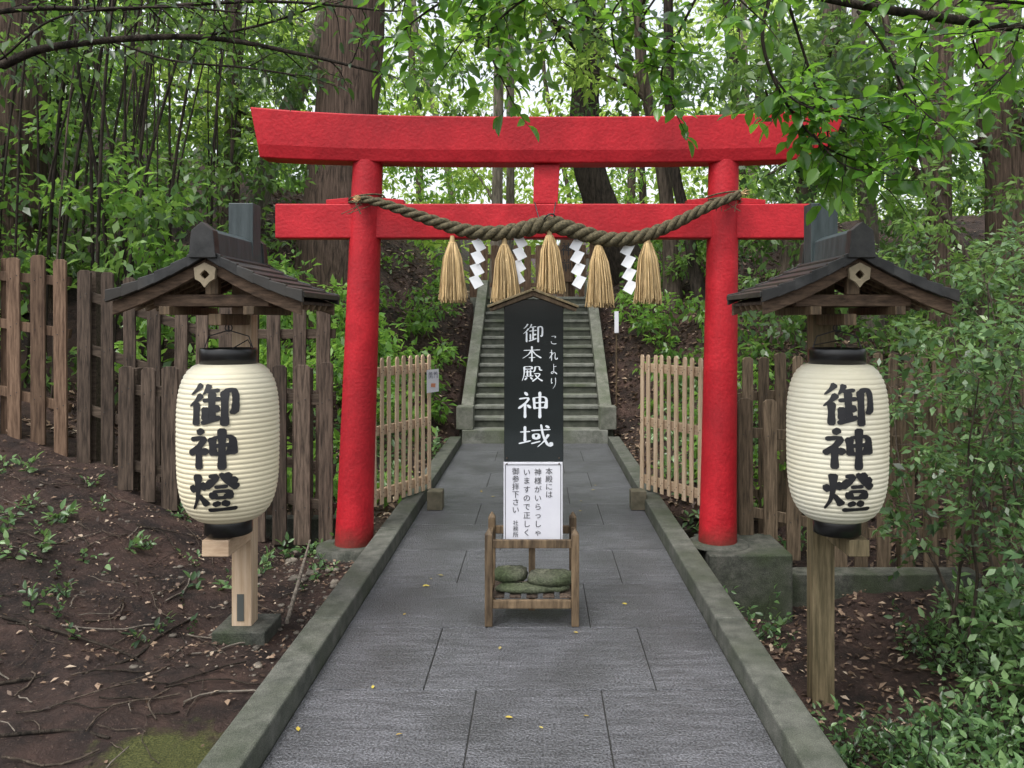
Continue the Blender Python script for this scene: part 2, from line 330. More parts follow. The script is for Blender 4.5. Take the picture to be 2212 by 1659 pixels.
# ------------------------------------------------------------ shimenawa
e=empty('sacred_rope')
def P310(px,py): return ((px-1164)/310,0,1.6-(py-692)/310)
cp=[(780,428),(840,445),(920,473),(1000,498),(1070,505),(1130,497),(1185,485),(1240,499),(1310,518),(1380,513),(1450,487),(1520,452),(1600,418)]
C=[]
for i,p in enumerate(cp):
    a=P310(*p); yy=5.79 if 0<i<12 else 5.83
    C.append((a[0],yy,a[2]))
C=subdiv(C,26); n=len(C); mb=MB()
L_=[0]
for i in range(1,n): L_.append(L_[-1]+(C[i]-C[i-1]).length)
for s in range(3):
    pts=[];rr=[]
    for i in range(n):
        u=L_[i]/L_[-1]; R=.024+.036*max(0,1-abs(u-.5)*1.9)**.8; 
        T=(C[min(i+1,n-1)]-C[max(i-1,0)]).normalized(); up=Vector((0,-1,0)); w=T.cross(up).normalized()
        a=L_[i]/(.24)*2*math.pi*-1+s*2*math.pi/3
        pts.append(C[i]+(up*math.cos(a)+w*math.sin(a))*R*.56); rr.append(R*.52)
    mb.tube(pts,rr,10,M_rope)
mb.obj('rope',e)
mb=MB()
for xc,zc in ((-1.24,2.46),(1.325,2.48)):
    for k in range(3):
        z0=zc+.012*k-.01; pts=[(xc+.126*math.cos(a),TY+.126*math.sin(a),z0+.02*math.sin(a*1+k)) for a in np.linspace(0,2*math.pi,28)]
        mb.tube(pts,.006,5,M_rope,cap=False)
    for k in range(5): 
        mb.tube([(xc,5.86,zc),(xc+random.uniform(-.1,.1),5.83,zc-.05),(xc+random.uniform(-.15,.1),5.82,zc-.12)],.003,4,M_rope)
mb.tube([(.07,5.77,2.22),(.0,5.80,2.31),(-.03,5.93,2.44)],.004,5,M_wire); mb.tube([(.07,5.77,2.22),(.1,5.80,2.31),(.12,5.93,2.44)],.004,5,M_wire)
mb.tube([(.07+.05*math.cos(a),5.79+.067*math.sin(a),2.27+.06*math.cos(a+1.2)) for a in np.linspace(0,6.3,20)],.006,5,M_wire)
for xx,zz,s in ((-1.24,2.45,-1),(1.41,2.49,1)):
    for k in range(24): mb.tube([(xx,5.83,zz),(xx+s*random.uniform(.02,.06),5.81+random.uniform(-.03,.03),zz+random.uniform(-.03,.03))],.0022,3,M_tassel)
mb.obj('ties',e)
mb=MB()
for px,pt,pb in ((978,520,650),(1090,525,652),(1187,505,630),(1292,528,660),(1398,520,652)):
    x=(px-1164)/310; zt=1.6-(pt-692)/310; zb=1.6-(pb-692)/310; y=5.78; ln=random.uniform(-.012,.012)
    mb.tube([(x,y,zt+.03),(x,y,zt-.05)],[.014,.026],10,M_tassel)
    for k in range(3): mb.tube([(x+.024*math.cos(a),y+.024*math.sin(a),zt-.02-.01*k) for a in np.linspace(0,6.283,12)],.005,4,M_tassel,cap=False)
    for k in range(330):
        a=random.uniform(0,6.283); r=math.sqrt(random.random()); zz=zb+random.uniform(-.02,.03)
        R1=.026*r; R2=.084*r; R3=.096*r+random.uniform(-.008,.012)
        ps=[(x+R1*math.cos(a),y+R1*math.sin(a),zt-.02),(x+ln*.4+lerp(R1,R2,.7)*math.cos(a),y+lerp(R1,R2,.7)*math.sin(a),lerp(zt,zb,.3)),(x+ln+R2*math.cos(a+.05),y+R2*math.sin(a+.05),lerp(zt,zb,.62)),(x+ln+R3*math.cos(a+.08),y+R3*math.sin(a+.08),zz)]
        mb.tube(ps,.0032,3,M_tassel,cap=False)
mb.obj('straw_tassels',e)
mb=MB()
for px,pt,pb in ((1035,520,633),(1125,512,625),(1245,518,633),(1355,528,645)):
    x=(px-1164)/310; zt=1.6-(pt-692)/310; zb=1.6-(pb-692)/310; hh=(zt-zb)/4.3; y=5.80+random.uniform(-.01,.01); sk=1 if px<1200 else -1
    mb.add([(x-.012,y,zt+.03),(x+.012,y,zt+.03),(x+.012,y,zt-.01),(x-.012,y,zt-.01)],[(0,1,2,3)],M_shide)
    for k in range(4):
        z=zt-k*hh; xo=x-.006*k*sk; yy=y-.004*(k%2)
        mb.add([(xo-sk*.052,yy-.014,z-hh*.10),(xo+sk*.008,yy,z+hh*.18),(xo+sk*.050,yy+.016,z-hh*.62),(xo-sk*.010,yy-.004,z-hh*1.02)],[(0,1,2,3)],M_shide)
mb.obj('zigzag_paper_streamers',e)

# ------------------------------------------------------------ brush characters
G={
'神':[[(22,3),(31,15)],[(5,28),(38,22),(25,44),(2,64)],[(23,44),(23,99)],[(30,50),(41,62)],[(50,22),(53,66)],[(50,24),(91,18),(87,64)],[(53,43),(86,40)],[(53,62),(87,59)],[(69,1),(69,100)]],
'御':[[(24,1),(14,16),(2,27)],[(27,25),(17,40),(1,54)],[(17,44),(17,99)],[(42,2),(38,14),(30,26)],[(37,19),(64,15)],[(30,40),(67,35)],[(49,19),(49,84)],[(50,60),(65,57)],[(36,55),(36,86)],[(28,93),(48,87),(66,78)],[(72,18),(96,13),(94,70),(84,64)],[(74,16),(74,100)]],
'燈':[[(4,34),(12,50)],[(36,26),(28,44)],[(20,6),(20,46),(14,74),(0,94)],[(21,56),(38,82)],[(43,12),(60,9),(52,25),(36,40)],[(40,21),(49,29)],[(66,3),(78,24),(100,40)],[(86,5),(75,15)],[(97,16),(85,26)],[(54,37),(80,35)],[(50,48),(53,66)],[(50,48),(84,46),(80,66)],[(53,63),(80,62)],[(55,72),(60,84)],[(79,70),(73,84)],[(38,94),(100,90)]],
'本':[[(8,28),(92,24)],[(50,1),(50,99)],[(48,28),(32,56),(3,78)],[(52,28),(70,56),(98,76)],[(34,74),(67,72)]],
'殿':[[(10,10),(49,8),(47,25)],[(11,25),(47,24)],[(11,10),(11,58),(1,94)],[(17,42),(52,40)],[(26,31),(26,66)],[(41,30),(41,66)],[(13,68),(55,65)],[(24,74),(13,90)],[(40,73),(51,86)],[(64,8),(63,28),(56,42)],[(64,10),(85,8),(85,30),(98,31)],[(58,52),(90,50),(77,74),(50,98)],[(64,58),(76,78),(100,96)]],
'域':[[(4,34),(35,32)],[(19,10),(19,74)],[(0,82),(37,70)],[(38,28),(97,23)],[(44,43),(46,63)],[(44,43),(63,41),(60,62)],[(46,61),(61,60)],[(38,82),(66,72)],[(68,2),(74,48),(86,84),(99,94),(99,76)],[(91,43),(78,72),(57,96)],[(82,7),(93,17)]],
'こ':[[(26,20),(58,17),(74,21),(62,32)],[(24,60),(26,76),(48,84),(80,80)]],
'れ':[[(28,4),(28,98)],[(8,30),(40,25),(26,50),(8,78)],[(28,52),(54,27),(70,32),(64,60),(66,82),(78,90),(94,74)]],
'よ':[[(52,28),(80,23)],[(50,2),(51,50),(50,80),(32,93),(20,80),(42,69),(66,78),(86,94)]],
'り':[[(28,10),(24,36),(27,58),(38,46)],[(68,6),(73,40),(66,72),(42,100)]],
'前':[[(28,4),(36,16)],[(72,2),(62,16)],[(4,26),(96,24)],[(16,38),(16,98)],[(16,38),(46,37),(46,94),(38,90)],[(18,55),(45,54)],[(18,70),(45,69)],[(66,38),(66,78)],[(86,32),(86,96),(76,90)]],
'閉':[[(10,8),(10,98)],[(10,8),(42,7),(42,38)],[(11,22),(42,22)],[(11,38),(42,38)],[(58,8),(58,38)],[(58,8),(91,7),(91,96),(82,92)],[(58,22),(90,22)],[(58,38),(90,38)],[(28,56),(74,55)],[(54,46),(54,90),(46,86)],[(53,58),(30,84)]],
'門':[[(10,8),(10,98)],[(10,8),(42,7),(42,42)],[(11,24),(42,24)],[(11,42),(42,42)],[(58,8),(58,42)],[(58,8),(91,7),(91,96),(82,92)],[(58,24),(90,24)],[(58,42),(90,42)]],
}
def chaikin(p,it=2):
    for _ in range(it):
        q=[p[0]]
        for a,b in zip(p[:-1],p[1:]):
            q+= [(a[0]*.78+b[0]*.22,a[1]*.78+b[1]*.22),(a[0]*.22+b[0]*.78,a[1]*.22+b[1]*.78)]
        q.append(p[-1]); p=q
    return p
def brush(mb,ch,mapf,cx,cz,w,h,bold,mat):
    for si,st in enumerate(G[ch]):
        p=chaikin(list(st),2); d=[0]
        for a,b in zip(p[:-1],p[1:]): d.append(d[-1]+math.hypot(b[0]-a[0],b[1]-a[1]))
        T=d[-1]; n=max(6,int(T/4)); sm=[]
        for i in range(n+1):
            s=T*i/n; k=max(j for j in range(len(d)) if d[j]<=s+1e-6); k=min(k,len(p)-2)
            f=(s-d[k])/max(1e-6,d[k+1]-d[k]); sm.append((lerp(p[k][0],p[k+1][0],f),lerp(p[k][1],p[k+1][1],f)))
        ax=st[-1][0]-st[0][0]; ay=st[-1][1]-st[0][1]
        taper=(ay>12 and abs(ax)>9 and ax<0); flare=(ay>8 and ax>12)
        L=[];R=[]
        for i,(x,y) in enumerate(sm):
            a=sm[max(i-1,0)];c=sm[min(i+1,n)]; dx=c[0]-a[0];dy=c[1]-a[1];l=math.hypot(dx,dy)+1e-6;dx/=l;dy/=l
            t=i/n; ww=bold*(.58+.46*abs(dy)); ww*=1.18-.55*math.sin(math.pi*t)**1.0*.6
            if taper: ww*=1.15-.85*t
            if flare: ww*=.65+.7*t
            e=min(t,1-t)*n
            ww*= .45 if e<.5 else (.9 if e<1.5 else 1)
            if T<22: ww=bold*(.35+1.0*math.sin(math.pi*min(1,t*.75+.12)))*.85
            ww*=1+random.uniform(-.05,.05)
            L.append((x-dy*ww/2,y+dx*ww/2));R.append((x+dy*ww/2,y-dx*ww/2))
        vs=[mapf(cx+(q[0]-50)/100*w,cz-(q[1]-50)/100*h,si*.00025) for q in L+R]
        mb.add(vs,[(i,i+1,n+2+i,n+1+i) for i in range(n)],mat)

# ------------------------------------------------------------ lantern stands
M_pend=mnoise('pendant_wood',(.20,.165,.105),(.33,.27,.18),12,.7,.2)
def lantern_stand(cx,post_x0,post_x1,base_z,new,text_ang,arm,mirror):
    e=empty('shrine_lantern_stand'); CY=4.13
    vw=M_wood_new if new else M_wood_grn
    mb=MB(); mb.box(post_x0,post_x1,4.35,4.45,base_z,2.0,vw); mb.box(arm[0],arm[1],4.03,4.349,.455,.535,M_wood_newh if new else M_wood_grn)
    mb.box(cx-.03,cx+.03,3.95,4.349,1.575,1.63,M_wood_mid)
    mb.obj('post',e,.004)
    mb=MB(); mb.box(post_x0-.012,post_x1+.012,4.338,4.462,1.80,2.21,M_copperg); mb.obj('post_cap',e,.004)
    if new:
        mb=MB(); mb.box(-1.675,-1.40,4.26,4.54,-.2,.004,M_conc); mb.obj('footing',e,.008)
        mb=MB(); mb.box(post_x0+.03,post_x0+.065,4.346,4.349,.03,.17,mplain('galvanised_plate',(.12,.13,.12),.5,metal=.6)); mb.obj('bracket',e)
    y0,y1=3.83,4.52; zp=1.925; hw=.45; zf=lambda t: zp-.27*t+.065*t*t
    mb=MB(); nc=6
    for s in (-1,1):
        for i in range(nc):
            t0,t1=i/nc,(i+1)/nc+.02
            xa,xb=cx+s*hw*t0,cx+s*hw*t1; za,zb=zf(t0),zf(t1)+.014
            mb.prism([(xa,za-.012),(xb,zb-.026),(xb,zb),(xa,za+.002)],(0,y0,0),(1,0,0),(0,0,1),(0,y1-y0,0),M_copper)
            for yy in (y0-.012,y1-.018):
                mb.prism([(xa,za-.035),(xb-s*.006,zb-.05),(xb-s*.006,zb+.008),(xa,za+.010)],(0,yy,0),(1,0,0),(0,0,1),(0,.03,0),M_copper)
    mb.prism([(-.05,-.03),(.05,-.03),(.043,.08),(0,.105),(-.043,.08)],(cx,y0+.03,zp),(1,0,0),(0,0,1),(0,y1-y0-.06,0),M_copperg)
    mb.prism([(-.062,-.04),(.062,-.04),(.05,.085),(0,.125),(-.05,.085)],(cx,y0-.03,zp),(1,0,0),(0,0,1),(0,.06,0),M_copper)
    mb.prism([(-.062,-.04),(.062,-.04),(.05,.085),(0,.125),(-.05,.085)],(cx,y1-.03,zp),(1,0,0),(0,0,1),(0,.06,0),M_copper)
    mb.obj('roof_covering',e,.003)
    mb=MB()
    for yy in (y0+.025,y1-.055):
        for s in (-1,1):
            up=[(cx+s*hw*t,zf(t)-.037) for t in np.linspace(0,.97,7)]; dn=[(x,z-.055-.02*abs(x-cx)) for x,z in up][::-1]
            mb.prism(up+dn,(0,yy,0),(1,0,0),(0,0,1),(0,.03,0),M_wood_roof)
    for s in (-1,1):
        for k in range(6):
            t0,t1=k/6*.95,(k+1)/6*.95
            mb.prism([(cx+s*hw*t0,zf(t0)-.055),(cx+s*hw*t1,zf(t1)-.055),(cx+s*hw*t1,zf(t1)-.040),(cx+s*hw*t0,zf(t0)-.040)],(0,y0+.056,0),(1,0,0),(0,0,1),(0,y1-y0-.113,0),M_wood_old)
        for k in range(5):
            yk=y0+.10+k*.11
            mb.beam((cx+s*.03,yk,zf(.07)-.075),(cx+s*hw*.93,yk,zf(.93)-.072),.03,.03,M_wood_mid)
    mb.box(cx-.27,cx+.27,y0+.08,y0+.13,1.665,1.72,M_wood_roof); mb.box(cx-.27,cx+.27,4.30,4.345,1.665,1.72,M_wood_roof)
    mb.box(cx-.22,cx-.17,y0+.02,y1-.08,1.625,1.664,M_wood_mid); mb.box(cx+.17,cx+.22,y0+.02,y1-.08,1.625,1.664,M_wood_mid)
    mb.box(cx-.03,cx+.03,y0+.085,y0+.125,1.721,1.84,M_wood_mid)
    mb.obj('roof_timbers',e,.003)
    mb=MB(); out=[(0,.055),(.05,.03),(.045,-.02),(.02,-.035),(0,-.06),(-.02,-.035),(-.045,-.02),(-.05,.03)]; inn=[(0,.022),(.012,.012),(.022,0),(.012,-.012),(0,-.022),(-.012,-.012),(-.022,0),(-.012,.012)]
    zc=zp-.115; vs=[]
    for yy in (y0+.002,y0+.024): vs+=[(cx+p[0],yy,zc+p[1]) for p in out]+[(cx+p[0],yy,zc+p[1]) for p in inn]
    fs=[]
    for i in range(8):
        j=(i+1)%8; fs+=[(i,j,8+j,8+i),(16+i,24+i,24+j,16+j),(i,16+i,16+j,j),(8+i,8+j,24+j,24+i)]
    mb.add(vs,fs,M_pend); mb.obj('gable_pendant',e)
    zt,zb=1.387,.614; zc=(zt+zb)/2; hh=(zt-zb)/2; nr=33; RM=.242
    def R(z):
        t=min(1,abs((z-zc)/hh)); rc=.125 if z>zc else .10
        return rc+(RM-rc)*(1-t**4.0)**.5*(1 if z>zc else (1-.04*t))
    prof=[]; ns_=nr*6
    for i in range(ns_+1):
        z=lerp(zb,zt,i/ns_); ph=abs(math.sin(math.pi*nr*i/ns_)); prof.append((R(z)-.0045+.0045*ph**.6,z))
    ly=CY
    mb=MB(); mb.lathe(cx,ly,prof,72,M_paper); mb.obj('lantern_body',e)
    mb=MB()
    mb.lathe(cx,ly,[(.0,1.45),(.118,1.45),(.118,1.462),(.132,1.462),(.136,1.455),(.136,1.378),(.12,1.376)],48,M_black)
    mb.lathe(cx,ly,[(.11,.625),(.113,.62),(.113,.55),(.105,.545),(.0,.545)],48,M_black)
    mb.obj('lantern_rings',e)
    mb=MB()
    for s in (-1,1): mb.tube([(cx+s*.12,ly,1.46),(cx+s*.10,ly,1.52),(cx,ly,1.55)],.003,6,M_wire)
    mb.tube([(cx,ly,1.545),(cx,ly,1.60)],.004,6,M_wire)
    mb.tube([(cx+.018*math.cos(a),ly,1.562+.018*math.sin(a)) for a in np.linspace(0,6.283,14)],.003,5,M_wire,cap=False)
    mb.tube([(cx+.02,ly,1.46),(cx+.06,ly+.1,1.50),(post_x1 if not mirror else post_x0,4.34,1.47),(post_x1 if not mirror else post_x0,4.345,1.3)],.003,5,M_wire)
    mb.obj('hanger',e)
    mb=MB()
    def mp(u,z,k):
        r=R(z)+.0025+k; a=text_ang+u/RM; return (cx+math.sin(a)*r,ly-math.cos(a)*r,z)
    hsc=.197
    for i,ch in enumerate('御神燈'): brush(mb,ch,mp,0,1.302-hsc/2-i*.205,.235,hsc,16,M_ink)
    mb.obj('calligraphy',e)
lantern_stand(-1.537,-1.604,-1.50,-.02,True,math.radians(3),(-1.63,-1.50),False)
lantern_stand(1.477,1.43,1.545,-.6,False,math.radians(-7),(1.50,1.60),True)

# ------------------------------------------------------------ notice sign
e=empty('shrine_notice_sign'); mb=MB()
xl,xr=-.262,.19; yf,yb=4.36,4.66
def leg(x,y,zt,w=.04):
    mb.box(x-w/2,x+w/2,y-w/2,y+w/2,.001,zt,M_wood_mid)
    mb.add([(x-w/2,y-w/2,zt),(x+w/2,y-w/2,zt),(x+w/2,y+w/2,zt),(x-w/2,y+w/2,zt),(x,y,zt+.035)],[(0,1,4),(1,2,4),(2,3,4),(3,0,4)],M_wood_mid)
for x in (xl,xr): leg(x,yf,.48); leg(x,yb,.50)
for z in (.43,.115):
    mb.box(xl+.021,xr-.021,yf-.012,yf+.012,z-.022,z+.022,M_wood_mid); mb.box(xl+.021,xr-.021,yb-.012,yb+.012,z-.022,z+.022,M_wood_mid)
    for x in (xl,xr): mb.box(x-.012,x+.012,yf+.021,yb-.021,z-.02,z+.02,M_wood_mid)
mb.box(-.055,-.02,4.50,4.53,.03,.85,M_wood_mid)
for x in np.linspace(xl+.05,xr-.05,5): mb.box(x-.03,x+.03,yf+.014,yb-.014,.138,.15,M_wood_old)
mb.obj('stand',e,.004)
mb=MB(); mb.box(-.185,.131,4.445,4.475,.845,1.71,M_board); mb.obj('board',e,.003)
mb=MB(); mb.box(-.188,.127,4.44,4.46,.405,.843,M_white)
mb.obj('lower_panel',e,.002)
mb=MB(); 
for (a,b_,c,d) in ((-.18,.118,.828,.831),(-.18,.118,.417,.420),(-.18,-.177,.4201,.8279),(.115,.118,.4201,.8279)): mb.box(a,b_,4.4385,4.4398,c,d,M_ink)
for x in (-.17,.108):
    for z in (.835,.41,.865): mb.tube([(x,4.444,z),(x,4.436,z)],.004,8,M_wood_old)
mb.obj('panel_border',e)
mb=MB(); pk=(-.03,1.755)
for s in (-1,1):
    ex=pk[0]+s*.225; mb.prism([(pk[0],pk[1]-.028),(ex,1.645),(ex+s*.004,1.66),(pk[0],pk[1])],(0,4.36,0),(1,0,0),(0,0,1),(0,.19,0),M_wood_mid)
    mb.prism([(pk[0]-s*.01,pk[1]+.003),(ex+s*.012,1.664),(ex+s*.014,1.676),(pk[0]-s*.01,pk[1]+.016)],(0,4.34,0),(1,0,0),(0,0,1),(0,.23,0),M_wood_grn)
mb.obj('little_roof',e,.002)
mb=MB(); mpb=lambda u,z,k:(u,4.4437-k,z)
def bz(py): return 1.6-(py-692)/405
for ch,px,y0_,y1_,w in (('御',1152,700,740,.108),('本',1149,748,782,.105),('殿',1150,789,825,.11),('神',1153,846,904,.172),('域',1156,916,968,.175)):
    brush(mb,ch,mpb,(px-1164)/405,(bz(y0_)+bz(y1_))/2,w,(bz(y0_)-bz(y1_)),8.5,M_silver)
for ch,y0_,y1_ in (('こ',722,748),('れ',755,780),('よ',786,810),('り',815,840)):
    brush(mb,ch,mpb,(1196-1164)/405,(bz(y0_)+bz(y1_))/2,.05,(bz(y0_)-bz(y1_)),8,M_silver)
mb.obj('board_lettering',e)
def vtext(txt,x,ztop,y,size,pitch,mat,parent,name='lettering',off=.0):
    for i,c in enumerate(txt):
        cu=bpy.data.curves.new(name,'FONT'); cu.body=c; cu.size=size; cu.align_x='CENTER'; cu.offset=off
        o=bpy.data.objects.new(name,cu); o.location=(x,y,ztop-pitch*(i+.85)); o.rotation_euler=(math.pi/2,0,0); cu.materials.append(mat); COL.objects.link(o); o.parent=parent
for txt,px,zt,pit in (('本殿には',1188,.815,.041),('神様がいらっしゃ',1164,.815,.046),('いますので正しく',1140,.815,.046),('御参拝下さい',1116,.815,.041)):
    vtext(txt,(px-1166)/405,zt,4.4375,.040,pit,M_ink,e)
vtext('社務所',(1116-1166)/405,.535,4.4375,.030,.031,M_ink,e)
mb=MB()
def rock(cx,cy,cz,a,b_,c):
    n=18; vs=[];fs=[]; ph0=random.uniform(0,6)
    for i in range(9):
        th=math.pi*i/8
        for j in range(n):
            ph=2*math.pi*j/n; k=1+.05*math.sin(ph*3+ph0)+.04*math.sin(ph*5+th*4+ph0)
            f=lambda v:math.copysign(abs(v)**.6,v)
            vs.append((cx+(a*math.sin(th)**.6*f(math.cos(ph))*k if 0<i<8 else 0),cy+b_*math.sin(th)*math.sin(ph)*k,cz+c*f(math.cos(th))*(1+.18*math.sin(ph*2+ph0))+.004*math.sin(ph*4+th*5)))
    for i in range(8):
        for j in range(n): fs.append((i*n+j,(i+1)*n+j,(i+1)*n+(j+1)%n,i*n+(j+1)%n))
    mb.add(vs,fs,M_rock,True)
rock(.06,4.49,.215,.125,.09,.038); rock(-.155,4.52,.225,.09,.08,.036); rock(-.08,4.45,.172,.15,.06,.022); rock(.08,4.46,.172,.08,.05,.02)
mb.obj('weight_stones',e)

# ------------------------------------------------------------ fences
def picket(mb,x,y,dx,dy,w,z0,z1,t,mat,point=.02):
    h=z1-z0; tl=random.uniform(-.014,.014)
    mb.prism([(-w/2,0),(w/2,0),(w/2+tl,h-point),(w*.28+tl,h),(-w*.28+tl,h),(-w/2+tl,h-point)],(x,y,z0),(dx,dy,0),(0,0,1),(-dy*t,dx*t,0),mat)
def fence(name,A,B,sp,w,zbot,ztop,mat,matr,rails,t=.022,posts=True,parent=None,front=False):
    mb=MB(); A=Vector((*A,0));B=Vector((*B,0)); D=B-A; Ln=D.length; D.normalize(); n=int(Ln/sp)
    Nn=Vector((-D.y,D.x,0))
    for i in range(n+1):
        p=A+D*(i*sp+random.uniform(-.06,.06)*sp); u=i/max(1,n); tt=t*random.uniform(.85,1.1)
        z1=ztop(u,p)+random.uniform(-.025,.025)*(1 if posts else .2); zb0=zbot(u,p)
        picket(mb,p.x,p.y,D.x,D.y,w*random.uniform(.88,1.06),zb0,z1,tt,mat)
        for f in rails:
            zz=lerp(zb0,ztop(u,p),f)
            for s in (-1,1):
                q=p+D*(w*.22*s); mb.box(q.x-.004,q.x+.004,q.y-.004,q.y+.002,zz-.004+.012*s,zz+.004+.012*s,M_wire)
    for f in rails:
        segs=max(1,int(Ln/1.0))
        for k in range(segs):
            ua,ub=k/segs,(k+1)/segs; pa=A+D*Ln*ua; pb=A+D*Ln*ub
            za=lerp(zbot(ua,pa),ztop(ua,pa),f); zb_=lerp(zbot(ub,pb),ztop(ub,pb),f)
            off=Nn*(t+.024)
            mb.beam((pa.x+off.x,pa.y+off.y,za),(pb.x+off.x,pb.y+off.y,zb_),.04,.075,matr)
    if posts:
        for k in range(int(Ln/1.3)+1):
            p=A+D*min(Ln,k*1.3)+Nn*(t+.095); u=min(1,k*1.3/Ln); z0=zbot(u,p)-.3; z1=ztop(u,p)-.03; mb.box(p.x-.05,p.x+.05,p.y-.048,p.y+.05,z0,z1,matr)
    return mb.obj(name,parent,.003)
gz=lambda u,p: Hf(p.x,p.y)-.02
fence('wooden_fence',(-5.6,6.75),(-3.75,6.62),.2,.115,gz,lambda u,p:2.2-.1*u,M_wood_brn,M_wood_brn,(.25,.62,.88))
fence('wooden_fence',(-3.60,6.6),(-1.6,6.5),.19,.105,lambda u,p:Hf(p.x,p.y)-.05,lambda u,p:2.02-.36*sst(u,0,.55)+.1*u,M_wood_old,M_wood_oldh,(.3,.6,.86))
fence('wooden_fence',(-3.05,6.15),(-1.50,6.1),.165,.115,lambda u,p:max(Hf(p.x,p.y),-.05),lambda u,p:1.27,M_wood_old,M_wood_oldh,(.2,.8))
fence('wooden_fence',(1.56,6.25),(4.6,6.5),.18,.11,lambda u,p:-.12-.25*min(1,u*3),lambda u,p:1.0-.08*u,M_wood_rt,M_wood_rt,(.25,.78))
fence('wooden_fence',(1.5,7.2),(5.2,8.3),.17,.105,gz,lambda u,p:1.28+.05*u,M_wood_rt,M_wood_rt,(.25,.78))
fence('wooden_fence',(-1.2,15.4),(1.55,15.4),.2,.13,lambda u,p:2.0,lambda u,p:3.0,M_wood_brn,M_wood_brn,(.25,.78))
mb=MB(); mb.box(1.76,3.2,6.02,6.2,-.6,-.235,M_conc); mb.box(-2.1,-1.5,6.22,6.34,-.2,.12,M_conc); mb.obj('concrete_footing',bevel=.01)
M_stop=mnoise('stop_block',(.07,.065,.04),(.15,.13,.09),10)
for s,A,B in ((-1,(-1.30,6.62),(-.94,7.36)),(1,(.905,7.36),(1.31,6.62))):
    e=empty('picket_gate')
    fence('gate_leaf',A,B,.098,.046,lambda u,p:.115,lambda u,p:1.30,M_wood_new,M_wood_newh,(.07,.5,.9),t=.014,posts=False,parent=e)
    mb=MB(); x=B[0] if s<0 else A[0]; x+= .03*-s; xx=x+.07*-s
    mb.box(min(x,xx)-.03,max(x,xx)+.03,7.0,7.14,.001,.16,M_stop); mb.obj('stop_block',e,.006)
    if s<0:
        mb=MB(); d=Vector((.36,.74,0)).normalized(); o=Vector((-.985,7.20,.97)); N_=Vector((d.y,-d.x,0))
        o=o+N_*.02
        mb.add([o,o+d*.19,o+d*.19+Vector((0,0,.2)),o+Vector((0,0,.2))],[(0,1,2,3)],M_white)
        f=lambda u,z,k: tuple(o+d*u+Vector((0,0,z))+N_*(.003+k)); MI=mplain('blue_ink',(.05,.07,.12)); MR=mplain('red_ink',(.6,.25,.15))
        brush(mb,'閉',f,.055,.15,.06,.06,9,MI); brush(mb,'門',f,.135,.15,.06,.06,9,MI)
        mb.add([f(.06,.05,0),f(.13,.04,0),f(.135,.075,0),f(.065,.08,0)],[(0,1,2,3)],MR)
        mb.obj('notice_paper',e)
e=empty('wooden_signpost'); mb=MB(); mb.box(.39,.62,15.25,15.3,2.3,3.35,M_wood_brn); mb.box(.46,.54,15.3,15.36,1.99,3.2,M_wood_mid); mb.obj('panel',e,.004)
mb=MB(); f=lambda u,z,k:(u,15.247-k,z)
for i,ch in enumerate('御神前'): brush(mb,ch,f,.505,3.2-i*.3,.2,.24,11,M_ink)
mb.obj('lettering',e)
mb=MB(); mb.tube([(1.08,11.6,.4),(1.08,11.6,1.45)],.012,8,M_wood_mid); mb.box(1.05,1.11,11.57,11.587,1.42,1.72,M_white); mb.obj('small_white_sign',bevel=.004)

# ------------------------------------------------------------ trees
def tree(name,pts,r0,r1,mat,crown=None,limbs=3,nleaf=90,ls=.16,lm=LF_mid,root=True):
    e=empty(name); mb=MB(); p=subdiv(pts,5); n=len(p)
    rr=[lerp(r0,r1,(i/(n-1))**.8)*(1.35-.35*min(1,i/3) if root else 1) for i in range(n)]
    mb.tube(p,rr,16,mat,jit=.05)
    cs=[]
    for k in range(limbs):
        i=int(n*random.uniform(.45,.95)); i=min(i,n-2); a=random.uniform(0,6.283); ln=random.uniform(1.2,2.6)
        q=[p[i]]; d=Vector((math.cos(a),math.sin(a),.5))
        for j in range(5): d=(d+rv(.2)).normalized(); q.append(q[-1]+d*ln/5)
        mb.tube(q,[rr[i]*.4*(1-.16*j) for j in range(6)],7,mat); cs+= [q[3],q[5],q[5]+rv(.4)]
    mb.obj('trunk',e)
    if crown:
        c,R,k=crown
        for _ in range(k): cs.append(Vector(c)+Vector((random.uniform(-1,1)*R,random.uniform(-1,1)*R,random.uniform(-.5,.6)*R)))
    if cs:
        Cc=np.array([tuple(v) for v in cs]); Rr=rng.uniform(.4,.9,len(cs))
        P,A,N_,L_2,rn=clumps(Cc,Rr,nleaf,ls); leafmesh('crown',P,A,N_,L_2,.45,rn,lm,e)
def gpt(x,y,dz=-.2): return (x,y,Hf(x,y)+dz)
tree('cedar_tree',[gpt(-5.75,9),(-5.72,9,3),(-5.66,9,6),(-5.6,9,10)],.42,.26,M_cedar,((-5.6,9,9),1.6,10))
tree('cedar_tree',[gpt(-2.85,11.2),(-2.72,11,2.6),(-2.55,11,4.2),(-2.42,11,6),(-2.3,11,10)],.50,.36,M_cedar,((-2.3,11,9.5),1.8,10))
tree('camphor_tree',[(1.9,15.2,1.9),(1.55,15,2.7),(1.15,15,3.6),(.85,15,4.6),(.83,15,5.6),(.95,15,6.8),(1.0,15,9)],.36,.22,M_barkd,((1,15,8.8),1.6,8),lm=LF_bg)
tree('forest_tree',[gpt(-4.6,13),(-4.45,13,3.2),(-4.1,13,4.4),(-3.5,13,5.8),(-3.0,13,7.5)],.20,.12,M_barkl,lm=LF_bg)
tree('forest_tree',[gpt(-4.7,12.5),(-4.6,12.5,4),(-4.55,12.5,7)],.15,.10,M_bark)
tree('forest_tree',[gpt(2.1,13),(2.0,13,3.4),(1.8,13,4.6),(1.6,13,5.6),(1.55,13,7.5)],.13,.08,M_bark,lm=LF_bg)
